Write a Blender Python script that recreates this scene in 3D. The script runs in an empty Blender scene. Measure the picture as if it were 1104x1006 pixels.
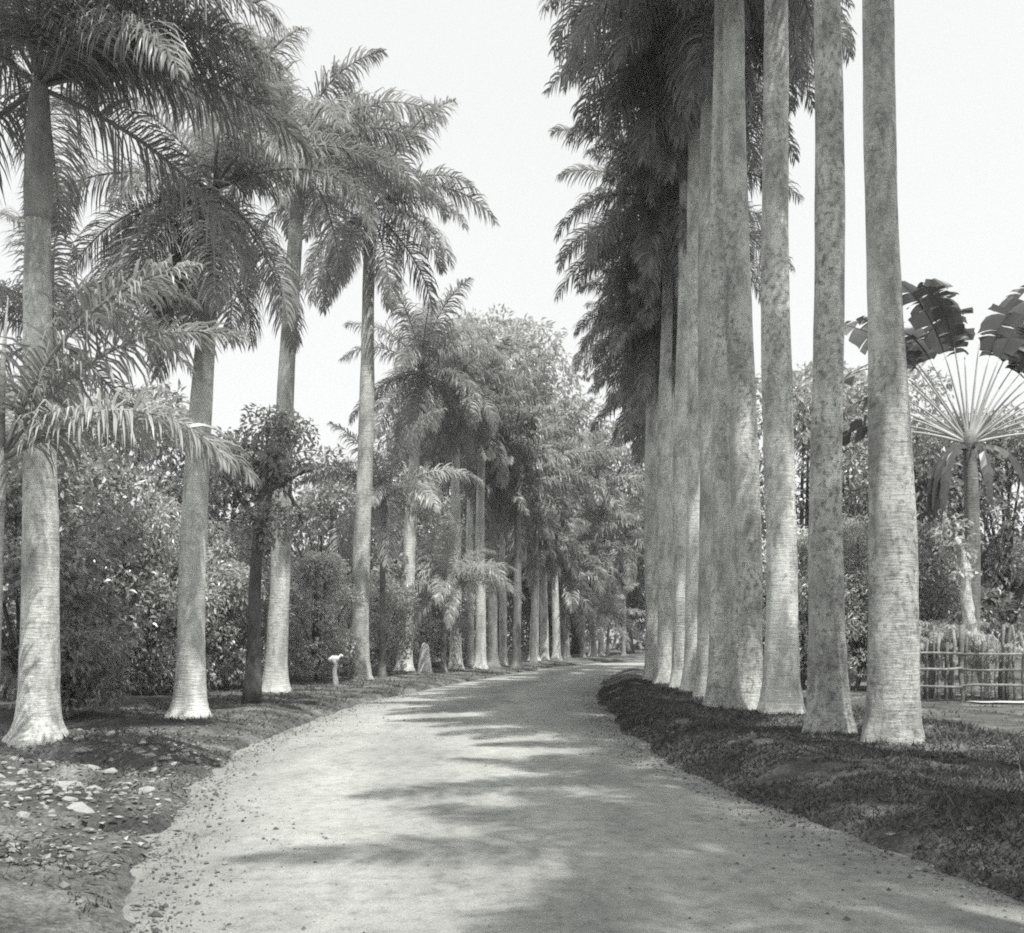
import bpy, math, random
import numpy as np
from mathutils import Vector, Matrix
R = math.radians
sc = bpy.context.scene
col = sc.collection

# ------------------------------------------------------------------ camera
F, CX, HY, EYE = 1100.0, 552.0, 690.0, 1.6      # focal length and horizon in photograph pixels
cd = bpy.data.cameras.new('camera')
cam = bpy.data.objects.new('camera', cd); col.objects.link(cam)
cam.location = (0, 0, EYE); cam.rotation_euler = (R(90), 0, 0)
cd.sensor_fit = 'HORIZONTAL'; cd.sensor_width = 36.0; cd.lens = 36.0 * F / 1104.0
cd.shift_y = (HY - 503.0) / 1104.0
cd.clip_start = 0.1; cd.clip_end = 2000
sc.camera = cam

# ------------------------------------------------------------------ light
SUN_EL, SUN_AZ = 67.0, 150.0                     # azimuth clockwise from +Y (the view direction)
w = bpy.data.worlds.new('World'); sc.world = w; w.use_nodes = True
nt = w.node_tree; nt.nodes.clear()
out = nt.nodes.new('ShaderNodeOutputWorld'); bg = nt.nodes.new('ShaderNodeBackground')
sky = nt.nodes.new('ShaderNodeTexSky'); sky.sky_type = 'NISHITA'; sky.sun_disc = False
sky.sun_elevation = R(SUN_EL); sky.sun_rotation = R(SUN_AZ); sky.dust_density = 4.0; sky.air_density = 1.5
bw = nt.nodes.new('ShaderNodeRGBToBW')
pw = nt.nodes.new('ShaderNodeMath'); pw.operation = 'POWER'; pw.inputs[1].default_value = 0.22   # a hazy bright sky is nearly even
ml = nt.nodes.new('ShaderNodeMath'); ml.operation = 'MULTIPLY'; ml.inputs[1].default_value = 4.3
tint = nt.nodes.new('ShaderNodeMix'); tint.data_type = 'RGBA'; tint.blend_type = 'MULTIPLY'; tint.inputs[0].default_value = 1
tint.inputs[7].default_value = (0.985, 1.0, 0.995, 1)
nt.links.new(sky.outputs[0], bw.inputs[0]); nt.links.new(bw.outputs[0], pw.inputs[0]); nt.links.new(pw.outputs[0], ml.inputs[0])
nt.links.new(ml.outputs[0], tint.inputs[6]); nt.links.new(tint.outputs[2], bg.inputs[0]); nt.links.new(bg.outputs[0], out.inputs[0])
bg.inputs[1].default_value = 0.13
sd = bpy.data.lights.new('sun', 'SUN'); sd.energy = 4.3; sd.angle = R(0.55); sd.color = (1.0, 0.985, 0.95)
sun = bpy.data.objects.new('sun', sd); col.objects.link(sun)
sdir = Vector((math.sin(R(SUN_AZ)) * math.cos(R(SUN_EL)), math.cos(R(SUN_AZ)) * math.cos(R(SUN_EL)), math.sin(R(SUN_EL))))
sun.rotation_euler = sdir.to_track_quat('Z', 'Y').to_euler(); sun.location = (0, 0, 60)
sc.view_settings.view_transform = 'Standard'; sc.view_settings.look = 'None'
sc.view_settings.exposure = 0.48; sc.view_settings.gamma = 1.0
sc.render.engine = 'CYCLES'
sc.cycles.max_bounces = 8; sc.cycles.diffuse_bounces = 5; sc.cycles.transmission_bounces = 3
sc.cycles.filter_width = 1.9                     # the lantern slide is a soft image
sc.cycles.use_denoising = False

# ------------------------------------------------------------------ helpers
def G(v):                                        # a grey of the slide's faint greenish tone
    return (v * 0.996, v, v * 0.988, 1)

def tag(o, label=None, cat=None, group=None, kind=None):
    if label: o['label'] = label
    if cat: o['category'] = cat
    if group: o['group'] = group
    if kind: o['kind'] = kind
    return o

def empty(name, loc, rz=0):
    o = bpy.data.objects.new(name, None); o.empty_display_size = 0.3
    col.objects.link(o); o.location = loc; o.rotation_euler = (0, 0, rz); return o

def link(name, me, m, parent=None, smooth=False):
    o = bpy.data.objects.new(name, me); col.objects.link(o)
    if m and not me.materials: me.materials.append(m)
    if parent: o.parent = parent
    return o

def mesh_np(name, verts, faces, smooth=False):   # uniform face size, numpy arrays
    me = bpy.data.meshes.new(name)
    verts = np.asarray(verts, dtype=np.float32); faces = np.asarray(faces, dtype=np.int32)
    n, k = faces.shape
    me.vertices.add(len(verts)); me.vertices.foreach_set('co', verts.ravel())
    me.loops.add(n * k); me.loops.foreach_set('vertex_index', faces.ravel())
    me.polygons.add(n); me.polygons.foreach_set('loop_start', np.arange(0, n * k, k, dtype=np.int32))
    me.polygons.foreach_set('use_smooth', np.full(n, smooth, dtype=bool))
    me.update(calc_edges=True); me.validate()
    return me

def mesh_py(name, V, Fc, smooth=False):
    me = bpy.data.meshes.new(name); me.from_pydata([tuple(v) for v in V], [], Fc); me.update()
    if smooth: me.polygons.foreach_set('use_smooth', np.ones(len(me.polygons), dtype=bool))
    return me

def vnoise(x, y, seed=0):                        # 2-D value noise, about -1..1
    x = np.asarray(x, dtype=np.float64); y = np.asarray(y, dtype=np.float64)
    xi = np.floor(x).astype(np.int64); yi = np.floor(y).astype(np.int64); fx = x - xi; fy = y - yi
    fx = fx * fx * (3 - 2 * fx); fy = fy * fy * (3 - 2 * fy)
    def h(a, b):
        n = (a * 374761393 + b * 668265263 + seed * 974711) & 0x7fffffff
        n = ((n ^ (n >> 13)) * 1274126177) & 0x7fffffff
        return ((n ^ (n >> 16)) & 0xffff) / 32767.5 - 1
    return (h(xi, yi) * (1 - fx) + h(xi + 1, yi) * fx) * (1 - fy) + (h(xi, yi + 1) * (1 - fx) + h(xi + 1, yi + 1) * fx) * fy

def sstep(a, b, v):
    t = np.clip((np.asarray(v, dtype=np.float64) - a) / (b - a), 0, 1); return t * t * (3 - 2 * t)

# ------------------------------------------------------------------ the lie of the land
XL = np.array([(-60, -1.9), (-10, -1.9), (4, -1.85), (5.7, -2.0), (6.5, -2.25), (7, -2.42), (8.4, -2.8), (11.3, -3.36), (14.7, -3.8), (17.6, -3.92), (25, -3.75), (34, -2.5), (46, -.3), (63, 3.3), (80, 10), (92, 25), (100, 60), (300, 260)])
XR = np.array([(-60, 4.2), (-10, 3.6), (5, 3.1), (6.6, 2.95), (8.8, 2.54), (10.35, 2.24), (12.6, 1.92), (16, 1.86), (20, 1.87), (27, 2.19), (36.7, 3.1), (51.8, 5.3), (65, 8.6), (76, 16), (84, 30), (92, 60), (300, 268)])
def xl(y): return np.interp(y, XL[:, 0], XL[:, 1])
def xr(y): return np.interp(y, XR[:, 0], XR[:, 1])

def seg_dist(x, y, pts):
    best = np.full(np.shape(x), 1e9)
    for (ax, ay), (bx, by) in zip(pts[:-1], pts[1:]):
        vx, vy = bx - ax, by - ay
        t = np.clip(((x - ax) * vx + (y - ay) * vy) / (vx * vx + vy * vy), 0, 1)
        best = np.minimum(best, np.hypot(x - ax - t * vx, y - ay - t * vy))
    return best

GULLY_A = [(-7.5, 12.9), (-5.6, 12.7), (-4.7, 12.3), (-4.05, 11.5)]
GULLY_B = [(-6.2, 11.6), (-5.0, 11.3), (-4.3, 10.7), (-3.8, 10.0)]
GULLY_C = [(-4.4, 7.95), (-3.5, 8.25), (-2.9, 8.3), (-2.3, 8.2)]
def gz(x, y):
    x = np.asarray(x, dtype=np.float64); y = np.asarray(y, dtype=np.float64)
    sl = (xl(y + .5) - xl(y - .5)); sr = (xr(y + .5) - xr(y - .5))
    dl = (xl(y) - x) / np.sqrt(1 + sl * sl); dr = (x - xr(y)) / np.sqrt(1 + sr * sr)
    rag = -.04 + 0.11 * vnoise(x * .9, y * .9, 3) + 0.06 * vnoise(x * 2.7, y * 2.7, 5) + 0.04 * vnoise(x * 9, y * 9, 6)
    left = dl > dr
    d = np.maximum(dl, dr) + rag
    near = np.clip(1 - y / 90, 0.3, 1)
    z = -0.05 + 0.13 * sstep(0, 0.28, d) + np.where(left, 0.16, 0.24) * sstep(0.1, 2.6, d)
    amp = sstep(0.0, 1.2, d)
    z = z + amp * (0.055 * vnoise(x * .8 + 7, y * .8, 11) + 0.035 * vnoise(x * 2.3, y * 2.3, 12) + 0.014 * vnoise(x * 7, y * 7, 13) + .012 * vnoise(x * 15, y * 15, 14) + .008 * vnoise(x * 31, y * 31, 15))
    # the ground beyond the trees on the right lies level and open
    z = z + np.where(left, .05, .20) * np.exp(-((d - 1.0) / .55) ** 2) * sstep(.02, .5, d) * (y < 45)
    lvl = sstep(6.2, 7.5, x) * sstep(3, 6, y) * (1 - sstep(30, 36, y))
    z = z * (1 - lvl) + lvl * (0.33 + 0.02 * vnoise(x * .9, y * .9, 21) + .008 * vnoise(x * 6, y * 6, 22))
    z = z - 0.32 * np.exp(-(seg_dist(x, y, GULLY_A) / .26) ** 2) * amp - 0.27 * np.exp(-(seg_dist(x, y, GULLY_B) / .28) ** 2) * amp
    z = z - 0.22 * np.exp(-(seg_dist(x, y, GULLY_C) / .13) ** 2) * sstep(0.0, .15, d)
    z = z + 0.12 * np.exp(-(seg_dist(x, y, [(-6.2, 14.2), (-4.6, 13.4), (-4.2, 12.6)]) / .5) ** 2) * amp
    return z
def g1(x, y): return float(gz(np.array([x]), np.array([y]))[0])
def at(px, d): return ((px - CX) * d / F, d)

# ------------------------------------------------------------------ materials
def mat(name):
    m = bpy.data.materials.new(name); m.use_nodes = True
    t = m.node_tree; b = t.nodes['Principled BSDF']; return m, t, b
def N(t, typ, **kw):
    n = t.nodes.new(typ)
    for k, v in kw.items(): setattr(n, k, v)
    return n
def noise(t, vec, scale, detail=4, rough=.55):
    n = N(t, 'ShaderNodeTexNoise'); n.inputs['Scale'].default_value = scale; n.inputs['Detail'].default_value = detail; n.inputs['Roughness'].default_value = rough
    if vec: t.links.new(vec, n.inputs['Vector'])
    return n.outputs['Fac']
def ramp(t, fac, stops):
    r = N(t, 'ShaderNodeValToRGB'); e = r.color_ramp.elements
    while len(e) < len(stops): e.new(0.5)
    for el, (p, v) in zip(e, stops): el.position = p; el.color = G(v)
    t.links.new(fac, r.inputs[0]); return r.outputs[0]
def mix(t, a, b, fac, mode='MIX'):
    n = N(t, 'ShaderNodeMix', data_type='RGBA', blend_type=mode)
    for s, v in ((6, a), (7, b), (0, fac)):
        if hasattr(v, 'links'): t.links.new(v, n.inputs[s])
        else: n.inputs[s].default_value = v
    return n.outputs[2]
def bump(t, b, h, strength, dist=.02):
    n = N(t, 'ShaderNodeBump'); n.inputs['Strength'].default_value = strength; n.inputs['Distance'].default_value = dist
    t.links.new(h, n.inputs['Height']); t.links.new(n.outputs[0], b.inputs['Normal'])
def mapping(t, scale, kind='Object'):
    c = N(t, 'ShaderNodeTexCoord'); mp = N(t, 'ShaderNodeMapping'); mp.inputs['Scale'].default_value = scale
    t.links.new(c.outputs[kind], mp.inputs[0]); return mp.outputs[0]

def trunk_mat(name, base, spots, spot_amt, lo=.55):
    m, t, b = mat(name)
    oi = N(t, 'ShaderNodeObjectInfo')
    co = N(t, 'ShaderNodeTexCoord'); off = N(t, 'ShaderNodeVectorMath', operation='ADD')
    cb = N(t, 'ShaderNodeCombineXYZ'); mu = N(t, 'ShaderNodeMath', operation='MULTIPLY'); mu.inputs[1].default_value = 40
    t.links.new(oi.outputs['Random'], mu.inputs[0])
    for k in range(3): t.links.new(mu.outputs[0], cb.inputs[k])
    t.links.new(co.outputs['Object'], off.inputs[0]); t.links.new(cb.outputs[0], off.inputs[1])
    def mp(sc_):
        q = N(t, 'ShaderNodeMapping'); q.inputs['Scale'].default_value = sc_; t.links.new(off.outputs[0], q.inputs[0]); return q.outputs[0]
    big = ramp(t, noise(t, mp((1.5, 1.5, .5)), 1.5, 6, .62), [(.30, base * lo), (.48, base * .95), (.70, base * 1.2)])
    patch = ramp(t, noise(t, mp((1, 1, .45)), 3.2, 7, .7), [(.42, 1.1), (.50, .92), (.58, .58)])
    c = mix(t, big, patch, .75, 'MULTIPLY')
    rings = ramp(t, noise(t, mp((.35, .35, 7)), 2.4, 5, .7), [(.36, .74), (.44, 1), (.7, 1.05)])
    rmask = ramp(t, noise(t, mp((1, 1, .5)), 2.0, 3), [(.42, .1), (.62, .9)])
    c = mix(t, c, mix(t, (1, 1, 1, 1), rings, rmask), 1, 'MULTIPLY')
    where = ramp(t, noise(t, mp((1, 1, .4)), 1.1, 4, .6), [(.34, .1), (.56, 1)])
    sp = ramp(t, noise(t, mp((1, 1, .8)), 13, 7, .68), [(.48, 0), (.74 - spot_amt * .1, .85)])
    c = mix(t, c, G(spots), mix(t, (0, 0, 0, 1), sp, where))
    wsp = ramp(t, noise(t, mp((1, 1, .9)), 7, 6, .7), [(.60, 0), (.66, .55)])
    c = mix(t, c, G(min(.8, base * 1.4)), wsp)
    fine = ramp(t, noise(t, mp((1, 1, 1)), 40, 5, .75), [(.3, .72), (.6, 1.1)])
    c = mix(t, c, fine, .8, 'MULTIPLY')
    c = mix(t, c, ramp(t, oi.outputs['Random'], [(0, .8), (1, 1.1)]), 1, 'MULTIPLY')
    t.links.new(c, b.inputs['Base Color']); b.inputs['Roughness'].default_value = .88
    b.inputs['Specular IOR Level'].default_value = .2
    bump(t, b, noise(t, mp((.6, .6, 5)), 5, 7, .75), .9, .035)
    return m
M = {}
M['trunk'] = trunk_mat('palm_bark_pale', .66, .24, .5, .62)
M['trunk_spot'] = trunk_mat('palm_bark_lichen', .62, .15, 1.0, .58)
M['trunk_dull'] = trunk_mat('palm_bark_dull', .32, .09, .5)
M['bark_dark'] = trunk_mat('dark_bark', .15, .06, .5)
M['shaft'] = trunk_mat('crownshaft_skin', .38, .2, .2, .8)

def leaf_mat(name, lo, hi, rough=.45, transl=.25, spec=.5):
    m, t, b = mat(name)
    g = N(t, 'ShaderNodeNewGeometry')
    c = ramp(t, g.outputs['Random Per Island'], [(0, lo), (.75, (lo + hi) / 2), (1, hi)])
    nz = ramp(t, noise(t, mapping(t, (1, 1, 1)), .8, 3), [(.35, .75), (.65, 1.2)])
    c = mix(t, c, nz, 1, 'MULTIPLY')
    oi = N(t, 'ShaderNodeObjectInfo'); c = mix(t, c, ramp(t, oi.outputs['Random'], [(0, .8), (1, 1.2)]), 1, 'MULTIPLY')
    t.links.new(c, b.inputs['Base Color']); b.inputs['Roughness'].default_value = rough; b.inputs['Specular IOR Level'].default_value = spec
    tr = N(t, 'ShaderNodeBsdfTranslucent'); t.links.new(c, tr.inputs[0])
    ms = N(t, 'ShaderNodeMixShader'); ms.inputs[0].default_value = transl
    t.links.new(b.outputs[0], ms.inputs[1]); t.links.new(tr.outputs[0], ms.inputs[2])
    t.links.new(ms.outputs[0], t.nodes['Material Output'].inputs[0])
    return m
M['frond'] = leaf_mat('palm_leaflets', .22, .42, .4, .42, .55)
M['frond_young'] = leaf_mat('young_palm_leaflets', .3, .55, .38, .35, .6)
M['leaf'] = leaf_mat('broad_leaves', .28, .66, .3, .42, .8)
M['leaf_dark'] = leaf_mat('dark_leaves', .2, .42, .36, .35, .5)
M['leaf_pale'] = leaf_mat('pale_leaves', .42, .80, .3, .42, .8)
M['blade'] = leaf_mat('paddle_leaf', .05, .08, .4, .15, .5)
M['petiole'] = leaf_mat('petiole_skin', .38, .5, .5, .05, .4)
M['grass'] = leaf_mat('grass_blades', .045, .14, .6, .25, .3)
M['litter'] = leaf_mat('fallen_dry_leaves', .08, .42, .7, .1, .2)

def ground_mat():
    m, t, b = mat('turf_and_earth')
    v = mapping(t, (1, 1, 1))
    c = ramp(t, noise(t, v, 1.1, 7, .65), [(.33, .06), (.48, .11), (.60, .19), (.70, .30)])
    f = ramp(t, noise(t, v, 26, 5, .75), [(.34, .4), (.5, 1), (.66, 1.7)])
    c = mix(t, c, f, .85, 'MULTIPLY')
    f2 = ramp(t, noise(t, v, 90, 3, .7), [(.3, .7), (.7, 1.3)])
    c = mix(t, c, f2, .8, 'MULTIPLY')
    t.links.new(c, b.inputs['Base Color']); b.inputs['Roughness'].default_value = .95; b.inputs['Specular IOR Level'].default_value = .15
    bump(t, b, noise(t, v, 30, 6, .75), .9, .04)
    return m
def road_mat():
    m, t, b = mat('pale_gravel_road')
    v = mapping(t, (1, 1, 1))
    c = ramp(t, noise(t, mapping(t, (1.0, .4, 1)), .8, 7, .65), [(.32, .28), (.5, .37), (.68, .44)])
    f = ramp(t, noise(t, v, 7, 7, .72), [(.32, .66), (.5, 1), (.72, 1.15)])
    c = mix(t, c, f, .8, 'MULTIPLY')
    g = ramp(t, noise(t, v, 75, 4, .85), [(.32, .55), (.5, 1), (.68, 1.4)])
    c = mix(t, c, g, .8, 'MULTIPLY')
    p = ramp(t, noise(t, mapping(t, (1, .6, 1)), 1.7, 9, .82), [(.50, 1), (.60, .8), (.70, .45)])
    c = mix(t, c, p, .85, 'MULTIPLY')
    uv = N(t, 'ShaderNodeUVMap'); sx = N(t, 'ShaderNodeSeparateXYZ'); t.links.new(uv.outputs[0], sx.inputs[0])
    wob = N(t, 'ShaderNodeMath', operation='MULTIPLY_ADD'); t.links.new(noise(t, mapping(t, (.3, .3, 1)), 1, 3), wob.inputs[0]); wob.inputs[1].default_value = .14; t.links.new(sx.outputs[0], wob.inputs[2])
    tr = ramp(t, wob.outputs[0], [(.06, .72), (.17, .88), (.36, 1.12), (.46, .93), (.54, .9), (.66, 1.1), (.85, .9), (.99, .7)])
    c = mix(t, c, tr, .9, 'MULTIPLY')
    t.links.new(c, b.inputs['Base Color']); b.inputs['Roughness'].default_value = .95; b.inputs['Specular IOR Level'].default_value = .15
    bump(t, b, noise(t, v, 40, 8, .85), .8, .025)
    return m
def stone_mat(name, lo, hi):
    m, t, b = mat(name)
    c = ramp(t, noise(t, mapping(t, (1, 1, 1)), 14, 6, .7), [(.3, lo), (.7, hi)])
    t.links.new(c, b.inputs['Base Color']); b.inputs['Roughness'].default_value = .9
    bump(t, b, noise(t, mapping(t, (1, 1, 1)), 30, 5, .7), .6, .02); return m
M['ground'] = ground_mat(); M['road'] = road_mat()
M['stone'] = stone_mat('pale_stone', .16, .56); M['white'] = stone_mat('whitewash', .55, .72); M['path'] = stone_mat('pale_path', .4, .55)
M['wood'] = trunk_mat('weathered_stick', .30, .1, .4)

# ------------------------------------------------------------------ the setting
def axis(lo, hi, a, b, step, grow=1.12):
    c = list(np.arange(a, b, step)); s = step; v = a
    L = []
    while v > lo: s *= grow; v -= s; L.append(v)
    s = step; v = c[-1]; Rr = []
    while v < hi: s *= grow; v += s; Rr.append(v)
    return np.array(L[::-1] + c + Rr)
xs = axis(-260, 300, -8, 10, .085); ys = axis(-60, 480, 4.5, 15, .085, 1.025)
gx, gy = np.meshgrid(xs, ys); zz = gz(gx, gy)
nv = len(xs); idx = np.arange(len(ys) * nv).reshape(len(ys), nv)
fc = np.stack([idx[:-1, :-1], idx[:-1, 1:], idx[1:, 1:], idx[1:, :-1]], -1).reshape(-1, 4)
tag(link('ground', mesh_np('ground', np.stack([gx, gy, zz], -1).reshape(-1, 3), fc, True), M['ground']), 'uneven turf and bare earth banks on both sides of the road', 'ground', kind='structure')

yr = np.concatenate([np.arange(-50, 4, 2), np.arange(4, 30, .25), np.arange(30, 100, .6)])
ts = np.linspace(0, 1, 25)
a = xl(yr) - .45; b_ = xr(yr) + .45
rx = a[:, None] + (b_ - a)[:, None] * ts[None]; ry = np.repeat(yr[:, None], 25, 1)
rz = 0.012 * vnoise(rx * .7, ry * .5, 31) + .03 * (1 - (2 * ts[None] - 1) ** 2) - .01
idx = np.arange(rx.size).reshape(rx.shape)
fc = np.stack([idx[:-1, :-1], idx[:-1, 1:], idx[1:, 1:], idx[1:, :-1]], -1).reshape(-1, 4)
rme = mesh_np('road', np.stack([rx, ry, rz], -1).reshape(-1, 3), fc, True)
uvl = rme.uv_layers.new(name='across'); vi = np.zeros(len(rme.loops), dtype=np.int32); rme.loops.foreach_get('vertex_index', vi)
uvl.data.foreach_set('uv', np.stack([np.tile(ts, len(yr))[vi], np.repeat(yr, 25)[vi]], 1).astype(np.float32).ravel())
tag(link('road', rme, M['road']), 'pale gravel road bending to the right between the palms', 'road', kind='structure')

# pale strip of path in front of the stick fence
px_ = np.linspace(9.3, 16, 40); V = []; Fc = []
for i, x in enumerate(px_):
    for k, yy in enumerate((20.15, 20.75)):
        y = yy + .08 * math.sin(x * 2.1 + k) + .12 * (x - 9); V.append((x, y, g1(x, y) + .03))
    if i: Fc.append((2 * i - 2, 2 * i, 2 * i + 1, 2 * i - 1))
tag(link('path', mesh_py('path', V, Fc), M['path']), 'narrow pale path in front of the stick fence', 'path', kind='structure')

# ------------------------------------------------------------------ tubes, leaves
def tube(V, Fc, pts, rads, n=8, ang_noise=None, cap=True):
    base0 = len(V)
    for i, (p, r) in enumerate(zip(pts, rads)):
        p = Vector(p)
        tng = (Vector(pts[min(i + 1, len(pts) - 1)]) - Vector(pts[max(i - 1, 0)])).normalized()
        ref = Vector((1, 0, 0)) if abs(tng.x) < .9 else Vector((0, 1, 0))
        u = (ref - tng * ref.dot(tng)).normalized(); v = tng.cross(u)
        for k in range(n):
            th = 2 * math.pi * k / n
            rr = r * (ang_noise(i, th) if ang_noise else 1)
            V.append(p + (u * math.cos(th) + v * math.sin(th)) * rr)
    for i in range(len(pts) - 1):
        for k in range(n):
            a = base0 + i * n + k; b = base0 + i * n + (k + 1) % n
            Fc.append((a, b, b + n, a + n))
    if cap:
        Fc.append(tuple(base0 + k for k in range(n))[::-1]); Fc.append(tuple(base0 + (len(pts) - 1) * n + k for k in range(n)))

PROF = [(0, 1.62), (.015, 1.42), (.04, 1.22), (.09, 1.10), (.2, 1.03), (.35, 1.0), (.6, .90), (.8, .78), (1, .68)]
PX = [p[0] for p in PROF]; PY = [p[1] for p in PROF]
def trunk_mesh(h, r, lean, rng, n=28, rings=64, flare=1.0, prof=None):
    V = []; Fc = []; pts = []; rads = []
    ph = [rng.uniform(0, 6.28) for _ in range(6)]
    for i in range(rings + 1):
        t = (i / rings) ** 1.5
        z = -.2 + t * (h + .2)
        wob = .035 * math.sin(z * .55 + ph[0]) * min(1, z / 3 if z > 0 else 0); wob2 = .035 * math.sin(z * .43 + ph[1]) * min(1, max(z, 0) / 3)
        pts.append((lean[0] * t ** 1.3 + wob, lean[1] * t ** 1.3 + wob2, z))
        q = np.interp(max(z, 0) / h, PX, PY) if not prof else np.interp(max(z, 0), *prof); q = 1 + (q - 1) * flare if q > 1 else q
        q *= 1 + .025 * math.sin(z * 1.1 + ph[2]) + .012 * math.sin(z * 3.7 + ph[3]) + rng.uniform(-.012, .012)
        rads.append(r * q)
    def an(i, th):
        z = pts[i][2]; e = math.exp(-max(z, 0) / .45)
        e2 = math.exp(-max(z, 0) / .13)
        return 1 + e2 * (.09 * float(vnoise(th * 4.5 + ph[0] * 9, z * 9 + ph[1])) + .08) + e * (.06 * math.sin(3 * th + ph[4]) + .05 * math.sin(7 * th + ph[5]) + .03 * math.sin(13 * th)) + .012 * math.sin(2 * th + z + ph[4]) + .01 * math.sin(5 * th - z * 1.7)
    tube(V, Fc, pts, rads, n, an)
    return mesh_py('trunk', V, Fc, True), pts[-1], rads[-1]

def frond_mesh(name, L, p0, droop, rng, n=80, lw=.045, ll=.8, grav=.55, m=None, rr=.035):
    V = []; Fc = []
    S = 26; pts = []; tg = []; p = Vector((0, .06, 0)); side0 = rng.uniform(-.25, .25)
    for i in range(S + 1):
        s = i / S; a = p0 - droop * s ** 1.35
        t = Vector((side0 * s * .6, math.cos(a), math.sin(a))).normalized()
        pts.append(p.copy()); tg.append(t); p = p + t * (L / S)
    tube(V, Fc, pts, [rr * (1 - .85 * i / S) + .004 for i in range(S + 1)], 5)
    for side in (-1, 1):
        for k in range(n):
            s = .10 + .90 * (k + rng.random() * .8) / n
            if s > .995: s = .995
            f = s * S; i = int(f); q = f - i
            c = pts[i].lerp(pts[min(i + 1, S)], q); t = tg[i].lerp(tg[min(i + 1, S)], q).normalized()
            sd_ = t.cross(Vector((0, 0, 1))).normalized() * side if abs(t.z) < .97 else Vector((side, 0, 0))
            up = sd_.cross(t).normalized(); up = up if up.z > 0 else -up
            tilt = rng.choice((-.45, 0, .35, .7)) + rng.uniform(-.22, .22)
            fw = .35 + .9 * s ** 2 + rng.uniform(-.12, .12)
            d = (sd_ * math.cos(tilt) + up * math.sin(tilt) + t * fw).normalized()
            ln = ll * (.42 + .58 * math.sin(math.pi * min(1, (s * .88 + .14)))) * rng.uniform(.82, 1.12)
            if s > .85: ln *= 1 - (s - .85) * 2.6
            wv = (t - d * t.dot(d)).normalized(); w_ = lw * rng.uniform(.75, 1.15)
            P = c; b0 = len(V); g = grav * rng.uniform(.45, 1.5)
            for j, ww in enumerate((.55, 1.0, .75)):
                V.append(P + wv * w_ * ww * .5); V.append(P - wv * w_ * ww * .5)
                P = P + d * (ln / 3); d = (d + Vector((0, 0, -1)) * g * (.7 + .5 * j)).normalized(); wv = (wv - d * wv.dot(d)).normalized()
            V.append(P)
            Fc += [(b0, b0 + 1, b0 + 3, b0 + 2), (b0 + 2, b0 + 3, b0 + 5, b0 + 4), (b0 + 4, b0 + 5, b0 + 6)]
    me = mesh_py(name, V, Fc, True); me.materials.append(m); return me

FR = {}
def frond_set(key, L, n, lw, ll, grav, m, seed, rr=.035):
    out = []
    for i, (p0, dr) in enumerate(((78, 62), (58, 80), (38, 88), (16, 78), (-8, 62), (-36, 40), (-62, 20))):
        out.append([frond_mesh('frond', L * (1 if i < 5 else .92), R(p0 + rng0.uniform(-5, 5)), R(dr + rng0.uniform(-8, 8)), rng0, n, lw, ll, grav, m, rr) for _ in range(3)])
    FR[key] = out
rng0 = random.Random(5)
frond_set('near', 3.9, 135, .032, .95, 1.0, M['frond'], 1)
frond_set('mid', 3.9, 96, .044, .95, 1.0, M['frond'], 2)
frond_set('far', 3.9, 52, .085, .95, 1.0, M['frond'], 3)
frond_set('young', 3.2, 100, .036, .72, .8, M['frond_young'], 4, .028)

def palm(name, label, group, px, d, h, r, lean=(0, 0), shaft=1.7, nf=17, fs='mid', fscale=1.0, tm='trunk', seed=0, az=(), flare=1.0, cat='palm tree', lowest=1.0, x=None, prof=None):
    rng = random.Random(seed + 100)
    X, Y = at(px, d) if x is None else (x, d)
    root = empty(name, (X, Y, g1(X, Y)))
    tag(root, label, cat, group)
    me, top, rt = trunk_mesh(h, r, lean, rng, 28 if d < 35 else 14, 64 if d < 35 else 26, flare, prof)
    link('trunk', me, M[tm], root)
    V = []; Fc = []; tx, ty, tz = top
    ax = lean[0] / h * 1.3; ay = lean[1] / h * 1.3
    pr = [(0, 1.0), (.04, 1.08), (.2, 1.15), (.5, 1.05), (.8, .8), (1, .5)]
    tube(V, Fc, [(tx + ax * shaft * q, ty + ay * shaft * q, tz - .02 + shaft * q) for q, _ in pr], [rt * k for _, k in pr], 14)
    link('crownshaft', mesh_py('crownshaft', V, Fc, True), M['shaft'], root)
    cx, cy, cz = tx + ax * shaft, ty + ay * shaft, tz + shaft
    V = []; Fc = []; sl = 1.6 * fscale
    tube(V, Fc, [(cx, cy, cz - .15), (cx + .02, cy, cz + sl * .5), (cx + .08, cy, cz + sl)], [.05, .035, .006], 6)
    link('spear_leaf', mesh_py('spear_leaf', V, Fc, True), M['shaft'], root)
    rot0 = rng.uniform(0, 360)
    lst = []
    for i in range(nf):
        age = i / (nf - 1) * lowest
        k = min(6, int(age * 7)); lst.append((rot0 + i * 137.5 + rng.uniform(-14, 14), k))
    lst += list(az)
    for a_, k in lst:
        o = bpy.data.objects.new('frond', FR[fs][k][rng.randrange(3)]); col.objects.link(o); o.parent = root
        o.location = (cx, cy, cz - .12 - .05 * k)
        o.rotation_euler = (rng.uniform(-.08, .08), rng.uniform(-.12, .12), R(a_ - 90))   # az 0 = +X
        s = fscale * rng.uniform(.88, 1.1); o.scale = (s, s, s)
    return root

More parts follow.
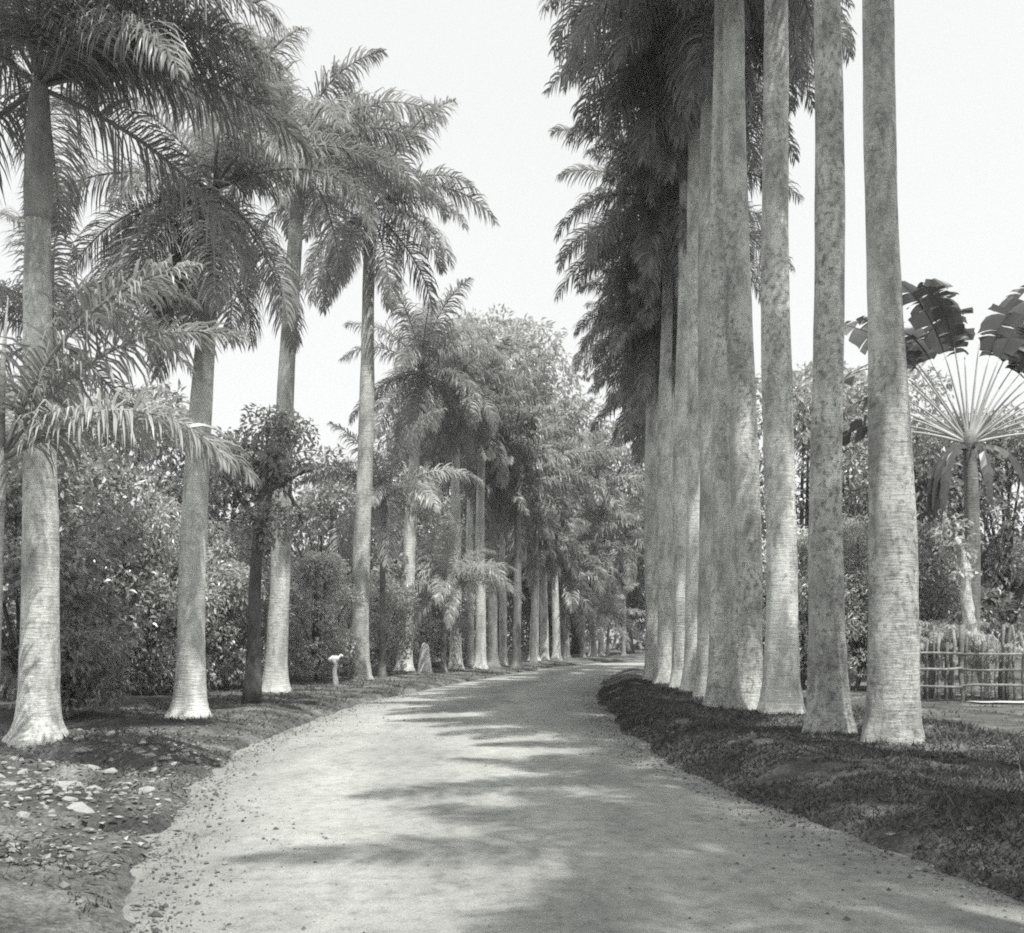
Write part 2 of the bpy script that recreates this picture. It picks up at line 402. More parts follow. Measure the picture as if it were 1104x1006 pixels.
RG = 'royal palms lining the right side of the road'
LG = 'royal palms lining the left side of the road'
right = [  # label, px, d, trunk height, radius, lean, frond scale
 ('tall grey royal palm beside the stick fence, nearest and rightmost on the right bank', 963, 13.0, 13.6, .285, (-.25, .1), 1.0),
 ('straight pale royal palm second from the stick fence on the right bank', 893, 14.3, 14.2, .235, (-.05, 0), 1.0),
 ('lichen spotted royal palm third from the stick fence on the right bank', 842, 17.6, 14.8, .255, (-.12, .1), 1.0),
 ('thick royal palm fourth from the stick fence, dark gap on its right side', 805, 19.1, 14.5, .265, (-.3, 0), 1.0),
 ('royal palm fifth from the stick fence, its bark edge overlapping the thick fourth palm', 778, 19.9, 15.0, .225, (0, 0), 1.0),
 ('slim royal palm with a bright strip of bark, sixth from the stick fence', 763, 23.5, 15.6, .22, (0, 0), 1.0),
 ('shaded royal palm seventh from the stick fence, wedged between brighter trunks', 750, 25.5, 15.4, .23, (0, 0), 1.0),
 ('royal palm eighth from the stick fence, pale shaft ending under the hanging fronds', 735, 27.5, 15.0, .23, (.1, 0), 1.0),
 ('royal palm ninth from the stick fence with bright foot at the bend', 717, 29.5, 12.4, .22, (.05, 0), 1.0),
 ('short royal palm at the bend, innermost trunk of the right row', 703, 30.8, 9.3, .2, (-.05, 0), .72),
]
PROFS = {0: ([0, .25, .7, 1.5, 2.4, 3.6, 4.8, 6.2, 9, 14], [1.42, 1.27, 1.15, 1.08, 1.02, .93, .82, .72, .665, .6]),
         1: ([0, .25, .7, 1.5, 2.4, 4, 6, 9, 14], [1.5, 1.3, 1.16, 1.05, 1.0, .93, .87, .82, .75])}
for i, (lb, px, d, h, r, ln, fsc) in enumerate(right):
    palm('royal_palm', lb, RG, px, d, h, r, ln, 1.8, 15 if i < 5 else 36, 'mid', fsc * (1.12 if 1 < i < 6 else 1), 'trunk_spot' if i < 5 else 'trunk', i, ((180, 3), (192, 4), (168, 4), (205, 5)) if 1 < i < 6 else (), lowest=.8 if i < 5 else 1, prof=PROFS.get(i))
for i, (lb, X, d, h) in enumerate([
 ('royal palm at the bend hidden behind the right row, dark crown over the innermost trunk', 5.0, 33, 13.0),
 ('royal palm beyond the bend with its crown merged in the dark hanging fronds', 5.75, 41, 13.2),
 ('royal palm well past the bend, lower part of the dark hanging fronds', 7.2, 52, 12.8),
 ('royal palm just past the bend, thin shaft showing left of the right row', 6.45, 46, 13.4),
 ('royal palm past the bend hidden behind the right row, dark crown under the taller crowns', 6.5, 37, 14.0),
 ('royal palm far past the bend with its dark crown above the road end', 8.3, 57, 13.8),
 ('farthest royal palm of the right row, low dark crown beside the last trunk', 11.3, 68, 14.0)]):
    palm('royal_palm', lb, RG, 0, d, h, .23, (0, 0), 1.8, 36, 'mid' if d < 50 else 'far', 1.0, 'trunk', 30 + i, x=X)
for i, (X, d) in enumerate([(5.75, 9.4), (5.2, 5.6), (5.0, 1.6)]):   # the row goes on beside the camera and shades the road
    palm('royal_palm', 'royal palm of the right row standing beside the camera, outside the picture', RG, 0, d, 14.2, .25, (0, 0), 1.8, (11, 12, 16)[i], 'mid', 1.0, 'trunk_spot', 40 + i, lowest=.75, x=X)

left = [
 ('large pale royal palm at the left edge, nearest on the left bank', 41, 13.8, 7.0, .235, (.05, 0), 2.1, .95, 'near', 'trunk', ((2, 2), (-14, 2), (-30, 2), (16, 2), (-65, 2), (170, 2), (5, 1), (-45, 2), (8, 3), (-5, 2), (24, 2), (-20, 1), (-85, 2))),
 ('royal palm with white swollen foot and dark upper trunk, second on the left', 205, 19.0, 7.9, .245, (.3, 0), 2.2, .9, 'near', 'trunk', ((200, 5), (178, 4), (160, 5), (-40, 6), (-75, 5), (-120, 5), (225, 5), (10, 6), (190, 3), (150, 6), (205, 6), (240, 6), (-20, 5), (-95, 6), (20, 2), (-15, 3), (-50, 3), (165, 4), (-110, 4))),
 ('tall royal palm just right of the dark slender tree, third on the left', 297, 28.0, 12.9, .27, (.55, 0), 1.9, 1.1, 'mid', 'trunk', ((0, 2), (-20, 3), (20, 1), (175, 3), (-45, 4), (-5, 3), (-90, 4), (-70, 3))),
 ('tall royal palm with buttressed foot beside the short pale marker post', 388, 34.0, 14.2, .28, (.35, 0), 1.8, 1.1, 'mid', 'trunk', ((0, 2), (-15, 3), (190, 5), (250, 5))),
 ('leaning royal palm left of the white stone marker, its trunk crossed by fronds', 436, 44.0, 11.4, .29, (.6, 0), 1.8, 1.05, 'mid', 'trunk', ((-90, 5), (-60, 5))),
 ('royal palm with a thin white trunk right of the white stone marker', 491, 47.0, 11.8, .24, (.05, 0), 1.8, 1.05, 'mid', 'trunk', ((-90, 5), (-60, 4), (-130, 5))),
 ('very thin royal palm trunk squeezed between two brighter white trunks', 506, 52.0, 11.6, .20, (.1, 0), 1.8, 1.0, 'far', 'trunk', ()),
 ('bright white royal palm, right one of the three close thin trunks', 518, 50.0, 10.9, .25, (.02, 0), 1.8, 1.0, 'far', 'trunk', ((-90, 5),)),
 ('dull grey royal palm directly right of the three close thin trunks', 531, 53.0, 8.6, .26, (0, 0), 1.5, .9, 'far', 'trunk_dull', ()),
 ('pale thin royal palm between a dull grey and a dark trunk', 542, 56.0, 8.8, .2, (0, 0), 1.5, .9, 'far', 'trunk', ()),
 ('dark greenish royal palm trunk in the middle distance on the left', 557, 53.5, 10.5, .22, (.05, 0), 1.5, .95, 'far', 'trunk_dull', ()),
 ('far royal palm, left one of a pair of short white trunks', 576, 66.0, 6.6, .28, (.1, 0), 1.4, .85, 'far', 'trunk', ()),
 ('far royal palm, right one of a pair of short white trunks', 587, 67.0, 7.0, .26, (0, 0), 1.4, .85, 'far', 'trunk', ()),
 ('far royal palm with leaf scarred trunk just beyond the white pair', 600, 71.0, 7.6, .26, (-.1, 0), 1.4, .85, 'far', 'trunk', ()),
 ('far royal palm with a short stubby trunk before the dark forest gap', 610, 75.0, 6.2, .24, (0, 0), 1.4, .8, 'far', 'trunk', ()),
 ('lone bright far royal palm at the end of the road', 639, 86.0, 7.0, .3, (0, 0), 1.4, .8, 'far', 'trunk', ()),
 ('farthest small royal palm at the road end, right of the lone bright one', 648, 89.0, 5.0, .24, (0, 0), 1.4, .8, 'far', 'trunk', ()),
]
for i, (lb, px, d, h, r, ln, sh, fsc, fs, tm, az) in enumerate(left):
    palm('royal_palm', lb, LG, px, d, h, r, ln, sh, (14, 9, 14, 17, 20, 20)[i] if i < 6 else 18, fs, fsc, tm, 60 + i, az, lowest=(.65, .62, .66, .9)[i] if i < 4 else 1)

YG = 'young palms growing between the tall trunks'
young = [
 ('young palm at the left edge arching a long feathery frond over the bank', -14, 11.4, 3.15, .1, .98, ((3, 2), (-9, 2), (14, 1), (180, 2), (120, 2))),
 ('young palm with pale spreading fronds behind the nearest left royal palm', 44, 16.5, 6.0, .10, .85, ((10, 2), (0, 3), (180, 2), (190, 3), (-90, 3), (-40, 3))),
 ('young palm with an arching crown behind the buttressed royal palm', 412, 38.0, 6.2, .12, 1.15, ((180, 2), (200, 2), (0, 2), (-90, 3))),
 ('low young palm whose fronds cross the thin white trunks', 478, 44.5, 3.2, .12, 1.1, ((0, 2), (-20, 2), (180, 2), (-90, 3))),
 ('low young palm in front of the dark forest at the road end', 655, 82.0, 3.0, .12, 1.2, ()),
]
for i, (lb, px, d, h, r, fsc, az) in enumerate(young):
    palm('young_palm', lb, YG, px, d, h, r, (.1, 0), .7, (3, 8, 12, 12, 12)[i], 'young', fsc, 'trunk_dull', 90 + i, az, lowest=.2 if i == 0 else .85)

FG = 'palms crowded together in the distant grove'
grove = [
 ('grove palm with its crown in front of the great broad tree', 575, 63, 10.5, 1.15),
 ('grove palm with drooping crown left of the darkest hanging fronds', 640, 80, 13.0, 1.3),
 ('grove palm with shaggy crown above the pair of short white trunks', 598, 74, 13.5, 1.3),
 ('lower grove palm with drooping crown above the lone bright trunk', 628, 79, 7.0, 1.25),
 ('grove palm with drooping crown beside the innermost right trunk', 672, 88, 9.5, 1.3),
 ('low grove palm over the short stubby trunk', 607, 73, 4.6, 1.1),
 ('grove palm with crown behind the three close thin trunks', 543, 60, 9.0, 1.15),
]
for i, (lb, px, d, h, fsc) in enumerate(grove):
    palm('grove_palm', lb, FG, px, d, h, .17, (.2, 0), 1.2, 16, 'far', fsc, 'trunk_dull', 120 + i)

# ------------------------------------------------------------------ broadleaf trees and shrubs
def leaves_np(cent, outv, size, rs, droop=.5, asp=.45):
    n = len(cent)
    rnd = rs.normal(size=(n, 3))
    ax = outv * .7 + rnd * .6; ax[:, 2] -= droop; ax /= np.linalg.norm(ax, axis=1)[:, None] + 1e-9
    up = rs.normal(size=(n, 3)) * .55; up[:, 2] += 1.0; up += outv * .5
    sd_ = np.cross(ax, up); sd_ /= np.linalg.norm(sd_, axis=1)[:, None] + 1e-9
    nr = np.cross(sd_, ax)
    L = size[:, None]; W = L * asp * rs.uniform(.7, 1.2, (n, 1)) * .5
    fold = nr * W * .45
    b = cent; tip = cent + ax * L - nr * L * .12; l = cent + ax * L * .45 + sd_ * W + fold; r = cent + ax * L * .45 - sd_ * W + fold
    V = np.stack([b, l, tip, r], 1).reshape(-1, 3)
    i = np.arange(n) * 4
    Fc = np.concatenate([np.stack([i, i + 2, i + 1], 1), np.stack([i, i + 3, i + 2], 1)])
    return V, Fc

def crown_np(blobs, n, lsize, rs, droop=.5, asp=.45):
    rad = np.array([b[3] for b in blobs]); pr = rad ** 2 / (rad ** 2).sum()
    k = rs.choice(len(blobs), n, p=pr)
    B = np.array(blobs)
    dv = rs.normal(size=(n, 3)); dv[:, 2] += .25; dv /= np.linalg.norm(dv, axis=1)[:, None]
    rr = B[k, 3] * (1 - np.abs(rs.normal(size=n)) * .28) * (1 + .18 * np.sin(dv[:, 0] * 5 + k) * np.sin(dv[:, 2] * 6 + k * 2))
    c = B[k, :3] + dv * rr[:, None] * np.array([1, 1, .82])
    return leaves_np(c, dv, lsize * rs.uniform(.6, 1.25, n), rs, droop, asp)

def broad_tree(name, label, cat, group, px, d, h, wr, trunk_h, n, ls, m='leaf', seed=0, nb=14, tr=.2, lean=0, bark='bark_dark', low=.25, droop=.5, asp=.45, x=None, dep=None):
    if cat == 'shrub': n = int(n * 1.8); ls *= .78; low = .9; trunk_h = min(trunk_h, .7); asp = (.32, .42, .55)[seed % 3]; nb += 5
    rs = np.random.RandomState(seed + 7); rng = random.Random(seed)
    X, Y = at(px, d) if x is None else (x, d)
    root = empty(name, (X, Y, g1(X, Y))); tag(root, label, cat, group)
    dep = dep or wr; blobs = []
    for i in range(nb):
        a = rng.uniform(0, 6.28); t = rng.uniform(0, 1)
        z = trunk_h * (1 - low) + (h - trunk_h * (1 - low)) * (.08 + .84 * t)
        prof = math.sin(math.pi * (.18 + .70 * t)) ** .7
        q = math.sqrt(rng.random()) * wr * prof * .85
        br = wr * rng.uniform(.26, .46)
        z = min(z, h - br * .8); z = max(z, br * .55)
        blobs.append((lean + q * math.cos(a), q * math.sin(a) * dep / wr, z, br))
    blobs.append((lean, 0, h - wr * .4, wr * .42))
    V, Fc = crown_np(blobs, n, ls, rs, droop, asp)
    link('crown', mesh_np('crown', V, Fc), M[m], root)
    V = []; Fc = []
    th = max(trunk_h, .3)
    pts = [(lean * (t ** 1.5) + .06 * math.sin(t * 5 + seed), .05 * math.sin(t * 4), -.15 + t * (th * 1.15 + .15)) for t in np.linspace(0, 1, 9)]
    tube(V, Fc, pts, [tr * (1.45 - .4 * min(1, t * 4) - .45 * t) for t in np.linspace(0, 1, 9)], 10, lambda i, th_: 1 + .08 * math.sin(3 * th_ + i))
    for j, b in enumerate(blobs):
        s = Vector(pts[rng.randrange(5, 9)]); e = Vector(b[:3]); mid = s.lerp(e, .5) + Vector((rng.uniform(-.1, .1), rng.uniform(-.1, .1), .12)) * wr
        q = [s.lerp(mid, t).lerp(mid.lerp(e, t), t) for t in np.linspace(0, 1, 6)]
        tube(V, Fc, q, [tr * (.5 - .42 * t) + .006 for t in np.linspace(0, 1, 6)], 6)
    link('trunk', mesh_py('trunk', V, Fc, True), M[bark], root)
    return root

BG = 'shrubs under the palms on the left'
broad_tree('slender_tree', 'slender dark tree leaning in front of the third left royal palm', 'tree', None, 268, 22.5, 6.7, 1.5, 4.6, 3000, .16, 'leaf_dark', 1, 11, .165, .45, low=.2)
broad_tree('shrub', 'leafy shrub with bright leaves beside the nearest left royal palm', 'shrub', BG, 92, 25, 6.4, 2.4, 1.2, 5200, .24, 'leaf', 2, 16, .09)
broad_tree('shrub', 'broad shrub of pale leaves left of the white swollen palm foot', 'shrub', BG, 158, 25.5, 4.8, 2.2, .8, 5200, .2, 'leaf_pale', 3, 16, .07)
broad_tree('shrub', 'thin stemmed shrub right of the white swollen palm foot', 'shrub', BG, 236, 29, 4.9, 1.7, .9, 4200, .2, 'leaf', 4, 14, .07)
broad_tree('shrub', 'rounded shrub between the third left palm and the pale marker post', 'shrub', BG, 340, 33, 4.2, 1.7, .7, 4500, .19, 'leaf_pale', 5, 14, .07)
broad_tree('shrub', 'low dark shrub under the arching young palm behind the buttressed foot', 'shrub', BG, 412, 42, 4.2, 1.6, .7, 3200, .22, 'leaf', 6, 12, .07)
broad_tree('shrub', 'dark shrub behind the white stone marker', 'shrub', BG, 468, 52, 4.6, 2.0, .6, 3200, .26, 'leaf_dark', 7, 12, .07)
broad_tree('shrub', 'glossy shrub at the far left edge behind the nearest palm', 'shrub', BG, 25, 19, 5.2, 2.0, .8, 3800, .24, 'leaf', 8, 14, .08)
broad_tree('shrub', 'low wide shrub of small pale leaves just left of the second left palm', 'shrub', BG, 130, 27.5, 3.2, 2.2, .6, 4600, .2, 'leaf_pale', 41, 14, .06)
broad_tree('shrub', 'knee high shrub between the nearest left palm and the bright leaved shrub', 'shrub', BG, 72, 18, 1.9, 1.1, .4, 2400, .2, 'leaf', 42, 12, .05)
broad_tree('shrub', 'shrub of pale leaves behind the dark slender tree', 'shrub', BG, 262, 31, 4.0, 1.9, .6, 4400, .2, 'leaf_pale', 43, 14, .06)
broad_tree('shrub', 'dense shrub directly behind the second left palm', 'shrub', BG, 205, 27, 3.8, 2.0, .6, 4400, .2, 'leaf', 44, 14, .06)
broad_tree('shrub', 'shrub behind the short pale marker post', 'shrub', BG, 372, 40, 4.0, 1.9, .6, 3800, .21, 'leaf_pale', 45, 14, .06)
broad_tree('shrub', 'shrub under the leaning royal palm', 'shrub', BG, 438, 50, 4.4, 2.0, .6, 3600, .24, 'leaf', 46, 14, .06)
broad_tree('shrub', 'shrub filling the left edge low behind the nearest palm', 'shrub', BG, 8, 24, 3.6, 2.2, .6, 4400, .22, 'leaf_pale', 47, 14, .06)
broad_tree('shrub', 'small round shrub at the foot of the slender dark tree', 'shrub', BG, 318, 36, 3.0, 1.6, .5, 3200, .2, 'leaf', 48, 12, .06)
TG = 'trees standing behind the left row of palms'
broad_tree('tree', 'dense tree rising behind the bright leaved shrub on the left', 'tree', TG, 110, 33, 9.6, 4.0, 2.5, 9000, .28, 'leaf', 11, 18, .2)
broad_tree('tree', 'dark round tree behind the slender dark tree', 'tree', TG, 240, 36, 8.8, 3.0, 2.5, 7000, .28, 'leaf_dark', 12, 16, .18)
broad_tree('tree', 'small tree filling the gap between third and fourth left palms', 'tree', TG, 350, 44, 8.6, 3.2, 2.2, 7000, .28, 'leaf', 13, 16, .18)
broad_tree('tree', 'leafy tree behind the leaning royal palm', 'tree', TG, 440, 58, 11.5, 4.0, 3, 8000, .36, 'leaf', 14, 16, .2)
broad_tree('tree', 'pale leaved tree far left behind the pale young palm', 'tree', TG, 30, 40, 11.5, 4.2, 3, 8000, .32, 'leaf_pale', 15, 16, .2)
DG = 'great trees above the distant grove'
broad_tree('great_tree', 'great broad tree with the highest rounded crown over the road', 'tree', DG, 535, 88, 30.0, 9.0, 9, 20000, .62, 'leaf', 21, 26, .5)
broad_tree('great_tree', 'great tree sloping down beside the dark hanging fronds', 'tree', DG, 622, 98, 25.0, 8.0, 8, 16000, .62, 'leaf', 22, 24, .5)
broad_tree('great_tree', 'dark great tree closing the end of the road', 'tree', DG, 678, 104, 19.0, 7.5, 4, 14000, .6, 'leaf_dark', 23, 24, .5, low=.7)
broad_tree('great_tree', 'great tree behind the thin white trunks', 'tree', DG, 488, 84, 22.0, 7.0, 6, 14000, .56, 'leaf', 24, 22, .45)
broad_tree('great_tree', 'tree with low branches behind the pair of short white trunks', 'tree', DG, 590, 92, 13.0, 6.5, 2.5, 12000, .5, 'leaf_dark', 25, 22, .35, low=.7)
HG = 'trees and shrubs behind the right row of palms'
broad_tree('tree', 'leafy tree behind the gap right of the third right palm', 'tree', HG, 868, 34, 10.4, 3.4, 2.5, 8500, .27, 'leaf', 31, 18, .18)
broad_tree('tree', 'leafy tree with airy top between the two nearest right palms', 'tree', HG, 935, 36, 11.0, 3.4, 2.5, 8500, .27, 'leaf', 32, 18, .18)
broad_tree('tree', 'dark tree behind the fan shaped traveller palm', 'tree', HG, 1010, 32, 8.0, 3.2, 2, 8000, .26, 'leaf_dark', 33, 18, .18)
broad_tree('tree', 'tree at the right edge behind the stick fence', 'tree', HG, 1085, 33, 8.6, 3.2, 2, 8000, .26, 'leaf', 34, 18, .18)
broad_tree('shrub', 'bright shrub low behind the second right palm', 'shrub', HG, 868, 27, 4.2, 1.7, .6, 4200, .19, 'leaf_pale', 35, 14, .07)
broad_tree('shrub', 'shrub low behind the gap between the two nearest right palms', 'shrub', HG, 925, 26, 4.6, 1.6, .6, 4200, .19, 'leaf', 36, 14, .07)
broad_tree('shrub', 'shrub with dense leaves just left of the stick fence', 'shrub', HG, 985, 26, 4.4, 1.5, .6, 4200, .18, 'leaf', 37, 14, .07)
broad_tree('shrub', 'dark shrub seen through the gap beside the thick fourth palm', 'shrub', HG, 815, 31, 6.0, 1.9, .6, 4200, .2, 'leaf_dark', 38, 14, .07)

# distant wood: one mass
rs = np.random.RandomState(77); bl = []
for i in range(420):
    X = rs.uniform(-120, 170); Y = rs.uniform(112, 160) if -30 < X < 60 else rs.uniform(62, 150)
    if X > 20 and Y < 112 + .1 * X: Y = rs.uniform(116, 160)
    hz_ = rs.uniform(.5, 8.5) * (Y / 100 + .25); bl.append((X, Y, hz_, rs.uniform(2.2, 4.2)))
V, Fc = crown_np(bl, 110000, 1.0, rs, .4, .55)
tag(link('distant_wood', mesh_np('distant_wood', V, Fc), M['leaf_dark']), 'dark mass of woodland far behind the palms', 'wood', kind='stuff')

# ------------------------------------------------------------------ traveller palm, leaning trunk, rosette
def ravenala():
    X, Y = at(1044, 24.0); z0 = g1(X, Y)
    root = empty('traveller_palm', (X, Y, z0)); tag(root, 'traveller palm with a fan of pale stalks and torn dark paddle leaves', 'palm tree')
    rng = random.Random(9); V = []; Fc = []
    tp = [(.1 * math.sin(t * 3), 0, -.2 + t * 6.4) for t in np.linspace(0, 1, 20)]
    tube(V, Fc, tp, [.2 - .05 * t + .02 * math.sin(t * 60) for t in np.linspace(0, 1, 20)], 12)
    link('trunk', mesh_py('trunk', V, Fc, True), M['trunk_dull'], root)
    bx, bz = tp[-1][0], 5.7
    for i in range(29):
        a = R(-74 + i * 5.3 + rng.uniform(-1.5, 1.5)); L = rng.uniform(2.0, 2.35)
        yo = rng.uniform(-.12, .12)
        pts = []
        for t in np.linspace(0, 1, 8):
            b = a * (1 + .10 * t * t); pts.append(Vector((bx + math.sin(b) * (.04 + L * t), yo * t * 2, bz + .2 + math.cos(b) * L * t * 1.0 - .10 * abs(math.sin(a)) * t)))
        V = []; Fc = []
        tube(V, Fc, pts, [.042 - .03 * t for t in np.linspace(0, 1, 8)], 6)
        link('leaf_stalk', mesh_py('leaf_stalk', V, Fc, True), M['petiole'], root)
        if i not in (1, 4, 6, 8, 9, 10, 11, 12, 13, 16, 17, 18, 19, 20, 21, 23, 25, 27): continue
        big = i in (8, 9, 10, 11, 12, 13, 16, 17, 18, 19, 20, 21)
        V = []; Fc = []; d = (pts[-1] - pts[-2]).normalized(); P = pts[-1]
        LL = rng.uniform(1.7, 2.2) if big else rng.uniform(1.0, 1.5); WW = rng.uniform(.45, .58) if big else .3; n = 30
        twist = rng.uniform(-.5, .5)
        sd_ = Vector((d.z, 0, -d.x)); sd_ = (sd_ * math.cos(twist) + Vector((0, 1, 0)) * math.sin(twist)).normalized()
        mid = []; dd = d.copy(); cv = rng.uniform(.01, .06)
        for j in range(n + 1):
            mid.append(P.copy()); P = P + dd * (LL / n); dd = (dd + Vector((d.x * .03 + .004, 0, -cv))).normalized()
        for sgn in (-1, 1):
            j = 0
            while j < n:
                k = min(n, j + rng.choice((1, 1, 2, 2, 3, 4, 6)))              # a strip between two tears
                sagk = Vector((rng.uniform(-.12, .12), rng.uniform(-.25, .25), -rng.uniform(.0, .6))); wk = rng.uniform(.55, 1.08); skew = rng.uniform(-.02, .03)
                if rng.random() < (.06 if big else .22): j = k; continue
                cols = []
                for q in range(j, k + 1):
                    t = q / n; ww = WW * math.sin(math.pi * min(1, .10 + t * .88)) ** .55 * wk * rng.uniform(.95, 1.04)
                    tt = (q - j) / max(1, k - j); inn = skew * (1 if tt == 0 else (-1 if tt == 1 else 0))
                    row = []
                    for u in (0, .4, .75, 1.0):
                        row.append(mid[q] + sd_ * (sgn * ww * u) + sagk * (ww * u * u) + (d * (u * .12 * ww)) + dd * (inn * u * 3))
                    b0 = len(V); V += row; cols.append(b0)
                for c0, c1 in zip(cols[:-1], cols[1:]):
                    for u in range(3): Fc.append((c0 + u, c1 + u, c1 + u + 1, c0 + u + 1))
                j = k
        tube(V, Fc, mid, [.022 - .015 * j / n for j in range(n + 1)], 5)
        link('paddle_leaf', mesh_py('paddle_leaf', V, Fc), M['blade'], root)
    for i in range(6):                              # dead leaves hanging down the trunk
        a = rng.uniform(-1, 1); V = []; Fc = []; P = Vector((bx + a * .18, -.15, bz + .1)); d = Vector((a * .8, -.3, .1)).normalized()
        mid = []
        for j in range(13): mid.append(P.copy()); P = P + d * .19; d = (d + Vector((0, 0, -.33))).normalized()
        for j in range(12):
            for s in (-1, 1):
                w_ = .13 * math.sin(math.pi * (j + 1) / 14) * rng.uniform(.6, 1.1); b0 = len(V)
                V += [mid[j], mid[j + 1], mid[j + 1] + Vector((s * w_, -.03, -.12)), mid[j] + Vector((s * w_, -.03, -.1))]; Fc.append((b0, b0 + 1, b0 + 2, b0 + 3))
        link('dead_leaf', mesh_py('dead_leaf', V, Fc), M['blade'], root)
ravenala()

def leaning():
    X, Y = at(1066, 22.6); z0 = g1(X, Y)
    root = empty('leaning_tree', (X, Y, z0)); tag(root, 'pale crooked tree leaning left behind the stick fence', 'tree')
    rng = random.Random(3); V = []; Fc = []
    pts = []; rad = []
    for t in np.linspace(0, 1, 22):
        pts.append((-.75 * t + .06 * math.sin(t * 9), .05 * math.sin(t * 6), -.15 + 3.7 * t)); rad.append((.15 - .06 * t) * rng.uniform(.85, 1.25))
    tube(V, Fc, pts, rad, 10, lambda i, th: 1 + .16 * math.sin(3 * th + i * 1.3))
    link('trunk', mesh_py('trunk', V, Fc, True), M['trunk'], root)
    rs = np.random.RandomState(4)
    V, Fc = crown_np([(-.8, 0, 3.7, .4), (-.6, .1, 3.2, .3), (-.85, 0, 3.3, .3), (-.6, -.1, 2.7, .25)], 330, .17, rs)
    link('crown', mesh_np('crown', V, Fc), M['leaf_pale'], root)
leaning()

def rosette(label, px, d, h, n, seed, L=1.0):
    X, Y = at(px, d); root = empty('cycad', (X, Y, g1(X, Y))); tag(root, label, 'plant', 'spiky plants behind the stick fence')
    rng = random.Random(seed); V = []; Fc = []
    tube(V, Fc, [(0, 0, -.1), (0, 0, h * .6), (0, 0, h)], [.12, .11, .09], 10); link('stem', mesh_py('stem', V, Fc, True), M['trunk_dull'], root)
    for i in range(n):
        o = bpy.data.objects.new('leaf', FR['young'][1 + i % 3][i % 2]); col.objects.link(o); o.parent = root
        o.location = (0, 0, h); s = L * rng.uniform(.28, .36); o.scale = (s, s, s); o.rotation_euler = (0, 0, i * 2.4)
rosette('spiky plant behind the stick fence, just right of the nearest palm', 1002, 22.4, .9, 12, 1)
rosette('spiky plant behind the stick fence, close to the crooked leaning tree', 1024, 22.2, 1.1, 13, 2, 1.1)
rosette('spiky plant behind the stick fence at the right edge', 1082, 22.0, .8, 12, 3)

# ------------------------------------------------------------------ stick fence
def fence():
    x0, y0 = 7.6, 21.2; x1, y1 = 14.5, 21.6
    root = empty('stick_fence', (x0, y0, g1(x0, y0))); tag(root, 'rough wooden stick fence of crossed rails and upright pales', 'fence')
    rng = random.Random(12); z0 = root.location.z
    def stick(name, a, b, r):
        V = []; Fc = []; a, b = Vector(a), Vector(b)
        pts = [a.lerp(b, t) + Vector((rng.uniform(-.03, .03), rng.uniform(-.02, .02), rng.uniform(-.02, .02))) for t in np.linspace(0, 1, 6)]
        tube(V, Fc, pts, [r * rng.uniform(.85, 1.15) for _ in pts], 7); link(name, mesh_py(name, V, Fc, True), M['wood'], root)
    L = x1 - x0
    gzl = lambda x: g1(x0 + x, y0 + (y1 - y0) * x / L) - z0
    yy = lambda x: (y1 - y0) * x / L
    for i in range(5):
        x = .1 + i * 1.68; stick('post', (x, yy(x), gzl(x) - .25), (x + rng.uniform(-.04, .04), yy(x), gzl(x) + 1.6), .05)
    for h in (.32, .66, 1.0):
        for s in range(4):
            xa, xb = .02 + s * 1.69, .02 + (s + 1) * 1.69 + .06
            stick('rail', (xa, yy(xa) - .07, gzl(xa) + h + rng.uniform(-.03, .03)), (xb, yy(xb) - .07, gzl(xb) + h + rng.uniform(-.03, .03)), .026)
    x = .3
    while x < L - .1:
        if min(abs(x - (.1 + i * 1.68)) for i in range(5)) > .1:
            stick('pale', (x, yy(x) + .03, gzl(x) - .1), (x + rng.uniform(-.05, .05), yy(x) + .03, gzl(x) + rng.uniform(1.2, 1.65)), rng.uniform(.018, .038))
        x += rng.uniform(.10, .19)
fence()

# ------------------------------------------------------------------ white stone marker and marker post
X, Y = at(458, 43.0); V = []; Fc = []
h_ = 1.25
pr = [(-.1, .30), (0, .30), (.3, .27), (.8, .205), (1.1, .16), (1.2, .12), (1.25, .04)]
tube(V, Fc, [(0, 0, z) for z, _ in pr], [r for _, r in pr], 14, lambda i, th: 1 + .05 * math.sin(2 * th + i) + .04 * math.sin(5 * th + 2 * i))
o = link('stone_marker', mesh_py('stone_marker', V, Fc, True), M['white']); o.location = (X, Y, g1(X, Y))
tag(o, 'whitewashed tapering stone marker standing at the left road edge', 'stone marker')
X, Y = at(361, 30.5); root = empty('marker_post', (X, Y, g1(X, Y))); tag(root, 'short pale T-shaped marker post beside the buttressed palm foot', 'marker post')
V = []; Fc = []; tube(V, Fc, [(0, 0, -.15), (.02, 0, .1), (-.01, 0, .4), (.02, 0, .62), (.0, 0, .74)], [.12, .085, .07, .075, .10], 9, lambda i, th: 1 + .14 * math.sin(3 * th + i * 1.7)); link('post', mesh_py('post', V, Fc, True), M['stone'], root)
V = []; Fc = []; tube(V, Fc, [(-.2, -.02, .72), (-.17, -.01, .73), (-.05, 0, .77), (.08, 0, .79), (.2, .02, .86), (.24, .02, .88)], [.03, .075, .10, .085, .07, .03], 9, lambda i, th: 1 + .16 * math.sin(2 * th + i * 2.1)); link('crosspiece', mesh_py('crosspiece', V, Fc, True), M['white'], root)
import bmesh

